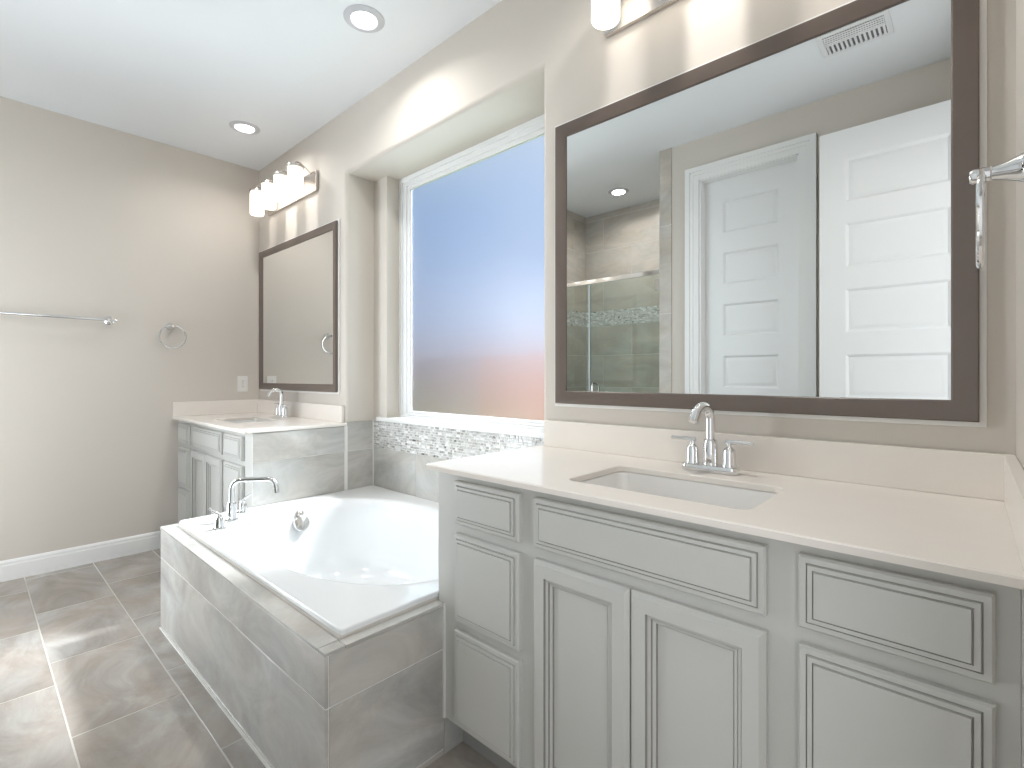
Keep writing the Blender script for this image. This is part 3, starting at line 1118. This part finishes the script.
tube(bm, pts, 0.0128, 18)
obj('spout', bm, M_CHROME, bf)
for s in (-1, 1):
    c = FC + X * s * 0.0515
    bm = NB()
    lathe(bm, [(0.0, 0.018), (0.020, 0.018), (0.020, 0.024), (0.0178, 0.028), (0.0174, 0.058), (0.0155, 0.066), (0.008, 0.072), (0.0065, 0.074), (0.0065, 0.084), (0.0, 0.084)], c, n=24)
    hd = obj('handle', bm, M_CHROME, bf)
    bm = NB()
    a = c + Z * 0.086
    tube(bm, [a - X * s * 0.010, a + X * s * 0.02 + Z * .001, a + X * s * 0.062 + Z * .001], [0.0062, 0.0060, 0.0050], 12)
    obj('lever', bm, M_CHROME, hd)
dup(bf, (-3.37, 1.414, 0.880), 'small chrome faucet with arched spout on the far corner vanity')


# ================================================================== mirrors
def mirror(label, x0, x1, z0, z1, w):
    t = thing('framed_mirror', label, 'mirror', ((x0 + x1) / 2, YB, z0), 'dark framed wall mirrors')
    e = 0.012
    bm = NB()
    box(bm, x0 - e, x1 + e, YB - 0.009, YB - 0.001, z0 - e, z1 + e, bev=0.0015)
    obj('backing_board', bm, M_BACK, t)
    bm = NB()
    box(bm, x0 + w * .6, x1 - w * .6, YB - 0.013, YB - 0.0095, z0 + w * .6, z1 - w * .6)
    obj('mirror_glass', bm, M_MIRROR, t, smooth=0)
    # frame: moulded profile swept round the rectangle with mitred corners
    prof = [(0.0, 0.0095), (0.0, 0.021), (0.003, 0.025), (w * .45, 0.024), (w * .8, 0.019), (w * .93, 0.018), (w, 0.0155), (w, 0.0135)]
    bm = NB()
    prev = None
    for ins, d in prof:
        cur = [bm.verts.new(p) for p in ((x0 + ins, YB - d, z0 + ins), (x1 - ins, YB - d, z0 + ins), (x1 - ins, YB - d, z1 - ins), (x0 + ins, YB - d, z1 - ins))]
        if prev:
            for k in range(4):
                k2 = (k + 1) % 4
                bm.faces.new((prev[k], prev[k2], cur[k2], cur[k]))
        prev = cur
    obj('frame', bm, M_FRAME, t, smooth=20)
    return t


mirror('large dark-framed mirror over the near vanity reflecting white doors', -1.149, 0.015, 1.053, 2.088, 0.047)
mirror('tall dark-framed mirror on the back wall over the far vanity', -3.957, -2.797, 1.058, 2.088, 0.047)


# ================================================================== vanity light bars
def light_bar(label, cx):
    t = thing('vanity_light', label, 'wall light', (cx, YB, 2.40), 'vanity light bars')
    bm = NB()
    box(bm, cx - 0.375, cx + 0.375, YB - 0.020, YB - 0.001, 2.334, 2.463, bev=0.003)
    obj('back_plate', bm, M_NICKEL, t)
    for k in range(4):
        x = cx + (k - 1.5) * 0.205
        y = YB - 0.118
        bm = NB()
        p = [Vector((x, YB - .02, 2.455)), Vector((x, YB - .05, 2.478)), Vector((x, y + .03, 2.502)), Vector((x, y + .008, 2.505)), Vector((x, y, 2.497)), Vector((x, y, 2.476))]
        tube(bm, p, 0.0055, 10)
        arm = obj('arm', bm, M_NICKEL, t)
        bm = NB()
        lathe(bm, [(0.0, 0.018), (0.013, 0.018), (0.018, 0.010), (0.048, 0.008), (0.0495, 0.004), (0.0495, -0.006), (0.046, -0.008), (0.0, -0.008)], (x, y, 2.468), n=28)
        obj('shade_cap', bm, M_NICKEL, arm)
        bm = NB()
        lathe(bm, [(0.0, 0.0), (0.036, 0.0), (0.043, -0.004), (0.0455, -0.012), (0.0455, -0.150), (0.043, -0.156), (0.036, -0.158), (0.0, -0.158)], (x, y, 2.459), n=32)
        sh = obj('lamp_shade', bm, M_SHADE, arm)
        sh['label'] = 'lit white opal glass shade'
    return t


light_bar('four-shade light bar glowing above the far corner mirror', -3.432)
light_bar('light bar at the top edge, partly out of frame, above the large mirror', -0.562)


# ================================================================== recessed ceiling lights
def can(label, x, y):
    t = thing('recessed_light', label, 'ceiling light', (x, y, ZC), 'recessed ceiling lights')
    bm = NB()
    lathe(bm, [(0.0535, 0.004), (0.0545, -0.006), (0.058, -0.0095), (0.066, -0.0085), (0.080, -0.005), (0.087, -0.002), (0.0875, -0.0004)], (x, y, ZC), n=48)
    obj('trim_ring', bm, M_RING, t)
    bm = NB()
    lathe(bm, [(0.0, -0.001), (0.0538, -0.001), (0.0538, 0.004), (0.0, 0.004)], (x, y, ZC), n=40)
    obj('lens', bm, M_CAN, t)
    bd = bpy.data.lights.new('beam', 'AREA')
    bd.shape = 'DISK'
    bd.size = 0.104
    bd.energy = CAN_BEAM
    bd.spread = math.radians(150)
    bd.color = (1.0, 0.97, 0.93)
    bo = bpy.data.objects.new('beam', bd)
    bo.location = (0, 0, -0.0105)
    COL.objects.link(bo)
    bo.parent = t
    return t


c0_ = can('lit recessed ceiling light nearest the camera, above the bathtub', -1.968, 1.184)
dup(c0_, (-3.383, 1.190, ZC), 'lit recessed ceiling light close to the far left corner')
dup(c0_, (-0.560, 1.184, ZC), 'recessed ceiling light over the near sink, just out of frame at the top')
dup(c0_, (-2.205, -0.745, ZC), 'recessed ceiling light over the shower, seen in the large mirror')

# ------------------------------------------------------------------ ceiling vent seen in the mirror
vx, vy = -0.393, 0.24
vt = thing('ceiling_vent', 'white louvred ceiling vent reflected at the top of the large mirror', 'vent', (vx, vy, ZC))
bm = NB()
vw, vd, fw = 0.138, 0.10, 0.022
zf0, zf1 = ZC - 0.008, ZC - 0.0003
box(bm, vx - vw, vx + vw, vy - vd, vy - vd + fw, zf0, zf1, bev=0.002)
box(bm, vx - vw, vx + vw, vy + vd - fw, vy + vd, zf0, zf1, bev=0.002)
box(bm, vx - vw, vx - vw + fw, vy - vd + fw, vy + vd - fw, zf0, zf1, bev=0.002)
box(bm, vx + vw - fw, vx + vw, vy - vd + fw, vy + vd - fw, zf0, zf1, bev=0.002)
box(bm, vx - vw + fw, vx + vw - fw, vy - .006, vy + .006, zf0, zf1, bev=0.002)
obj('frame', bm, M_VENT, vt)
bm = NB()
box(bm, vx - vw + fw, vx + vw - fw, vy - vd + fw, vy + vd - fw, ZC - 0.0016, ZC - 0.0004)
obj('duct_opening', bm, M_DUCT, vt, smooth=0)
bm = NB()
for k in range(13):
    x = vx - vw + fw + 0.008 + k * (2 * vw - 2 * fw - 0.016) / 12
    box(bm, x - 0.0045, x + 0.0045, vy - vd + fw, vy - .006, ZC - 0.007, ZC - 0.002)
for k in range(4):
    y = vy + .013 + k * 0.0165
    box(bm, vx - vw + fw, vx + vw - fw, y - 0.0055, y + 0.0055, ZC - 0.007, ZC - 0.002)
obj('louvres', bm, M_VENT, vt, smooth=0)

# ================================================================== towel bar and rings
ZT = EYE + 0.352
tb = thing('towel_bar', 'long chrome towel bar on the bare left wall', 'towel bar', (XL, 0.35, ZT))
bm = NB()
tube(bm, [(XL + 0.062, 0.02, ZT), (XL + 0.062, 0.640, ZT)], 0.0085, 14)
obj('bar', bm, M_CHROME, tb)
for y in (0.61, 0.05):
    bm = NB()
    lathe(bm, [(0.0, 0.0005), (0.026, 0.0005), (0.026, 0.006), (0.020, 0.010), (0.012, 0.014), (0.011, 0.05), (0.014, 0.056), (0.014, 0.070), (0.010, 0.075), (0.0, 0.075)], (XL, y, ZT), X, 24)
    obj('post', bm, M_CHROME, tb)


def towel_ring(label, xw, y, z, d):
    """ring hanging on a post that stands out of a side wall; d = +1 points into the room along +x"""
    t = thing('towel_ring', label, 'towel ring', (xw, y, z), 'chrome towel rings')
    D = Vector((d, 0, 0))
    o = Vector((xw, y, z))
    bm = NB()
    lathe(bm, [(0.0, 0.0005), (0.026, 0.0005), (0.026, 0.006), (0.023, 0.009), (0.0205, 0.014), (0.014, 0.030), (0.0105, 0.046), (0.0125, 0.048), (0.0125, 0.068), (0.009, 0.073), (0.0, 0.073)], o, D, 24)
    obj('post', bm, M_CHROME, t)
    bm = NB()
    R = 0.076
    c = o + D * 0.060 - Z * (R - 0.004)
    tube(bm, [c + Vector((0, math.sin(2 * PI * k / 48) * R, math.cos(2 * PI * k / 48) * R)) for k in range(48)], 0.0048, 10, closed=True)
    obj('ring', bm, M_CHROME, t)
    return t


towel_ring('chrome towel ring on the left wall near the far corner', XL, 0.938, EYE + 0.340, 1)
towel_ring('chrome towel ring edge-on at the right picture edge', XR, 1.13, EYE + 0.331, -1)

# ------------------------------------------------------------------ outlet on the left wall
oy_, oz_ = 1.397, EYE - 0.055
ou = thing('wall_outlet', 'white wall outlet above the far corner countertop', 'outlet', (XL, oy_, oz_))
bm = NB()
box(bm, XL + .0003, XL + 0.006, oy_ - 0.036, oy_ + 0.036, oz_ - 0.059, oz_ + 0.059, bev=0.002)
obj('cover_plate', bm, M_PLASTIC, ou)
for s in (-1, 1):
    bm = NB()
    P = [(0.0165 * math.cos(a), max(-0.013, min(0.013, 0.0165 * math.sin(a)))) for a in [2 * PI * k / 28 for k in range(28)]]
    A = [bm.verts.new((XL + 0.006, oy_ + a, oz_ + s * 0.0195 + b)) for a, b in P]
    B = [bm.verts.new((XL + 0.0078, oy_ + a, oz_ + s * 0.0195 + b)) for a, b in P]
    for k in range(28):
        bm.faces.new((A[k], A[(k + 1) % 28], B[(k + 1) % 28], B[k]))
    bm.faces.new(B)
    so = obj('receptacle', bm, M_PLASTIC, ou)
    bm = NB()
    for dy in (-0.006, 0.006):
        box(bm, XL + .0075, XL + 0.0082, oy_ + dy - 0.001, oy_ + dy + 0.001, oz_ + s * .0195 - .001, oz_ + s * .0195 + 0.007)
    tube(bm, [(XL + .0075, oy_, oz_ + s * .0195 - .006), (XL + .0082, oy_, oz_ + s * .0195 - .006)], 0.0022, 10)
    obj('slots', bm, M_SLOT, so, smooth=0)
bm = NB()
lathe(bm, [(0.0032, 0.0), (0.0028, 0.0015), (0.0, 0.0018)], (XL + .006, oy_, oz_), X, 12)
obj('screw', bm, M_NICKEL, ou)

# ================================================================== shower glass
GY = YF - 0.045
HZ = EYE + 0.745
sg = thing('shower_screen', 'clear glass shower screen with metal header, reflected in the large mirror', 'shower screen', ((SX0 + SX1) / 2, GY, 0.10))
bm = NB()
box(bm, -2.215, SX1 - .012, GY - .004, GY + .004, 0.105, HZ - .012, bev=0.001)
dr = obj('glass_door', bm, M_GLASS, sg)
bm = NB()
box(bm, SX0 + .004, -2.222, GY - .004, GY + .004, 0.101, HZ - .012, bev=0.001)
obj('fixed_panel', bm, M_GLASS, sg)
bm = NB()
box(bm, SX0 + .002, SX1 - .004, GY - 0.014, GY + 0.014, HZ - 0.018, HZ + 0.016, bev=0.003)
obj('header_rail', bm, M_CHROME, sg)
bm = NB()
box(bm, -2.224, -2.213, GY - .006, GY + .006, 0.105, HZ - .02, bev=0.001)
obj('edge_seal', bm, M_SEAL, sg)
bm = NB()
hx_ = -2.165
pp = [(hx_, GY + .004, EYE - 0.055), (hx_, GY + .036, EYE - 0.060), (hx_, GY + .046, EYE - .072), (hx_, GY + .046, EYE - .225), (hx_, GY + .036, EYE - .237), (hx_, GY + .004, EYE - .242)]
tube(bm, pp, 0.009, 12)
pp = [(a, 2 * GY - b, c) for a, b, c in pp]
tube(bm, pp, 0.009, 12)
obj('handle', bm, M_CHROME, dr)
for zz in (HZ - 0.09, 0.35):
    bm = NB()
    box(bm, SX1 - .055, SX1 - .004, GY - .012, GY + .012, zz - .04, zz + .04, bev=0.003)
    obj('hinge', bm, M_CHROME, dr)

# ================================================================== outside the frosted window
bm = NB()
box(bm, -22, 6, YB + 0.35, 16, -0.35, -0.25)
ln = obj('lawn', bm, M_LAWN, None, smooth=0)
ln['kind'] = 'structure'


def fence(label, x0, x1, y, h, m):
    t = thing('board_fence', label, 'fence', ((x0 + x1) / 2, y, -0.25))
    n = int((x1 - x0) / 0.142)
    bm = NB()
    for k in range(n):
        x = x0 + k * (x1 - x0) / n
        box(bm, x + .002, x + (x1 - x0) / n - .002, y - 0.009, y + 0.009, -0.23, h + 0.01 * math.sin(k * 2.3))
    obj('boards', bm, m, t, smooth=0)
    bm = NB()
    for z in (0.0, h - 0.2):
        box(bm, x0, x1, y + .010, y + 0.048, z, z + 0.09)
    obj('rails', bm, m, t, smooth=0)
    return t


fence('weathered grey board fence blurred behind the left of the frosted pane', -16.0, -6.3, 6.0, 1.50, M_FENCE)
fence('orange-brown board fence blurred behind the right of the frosted pane', -6.28, 1.5, 6.0, 1.50, M_CEDAR)
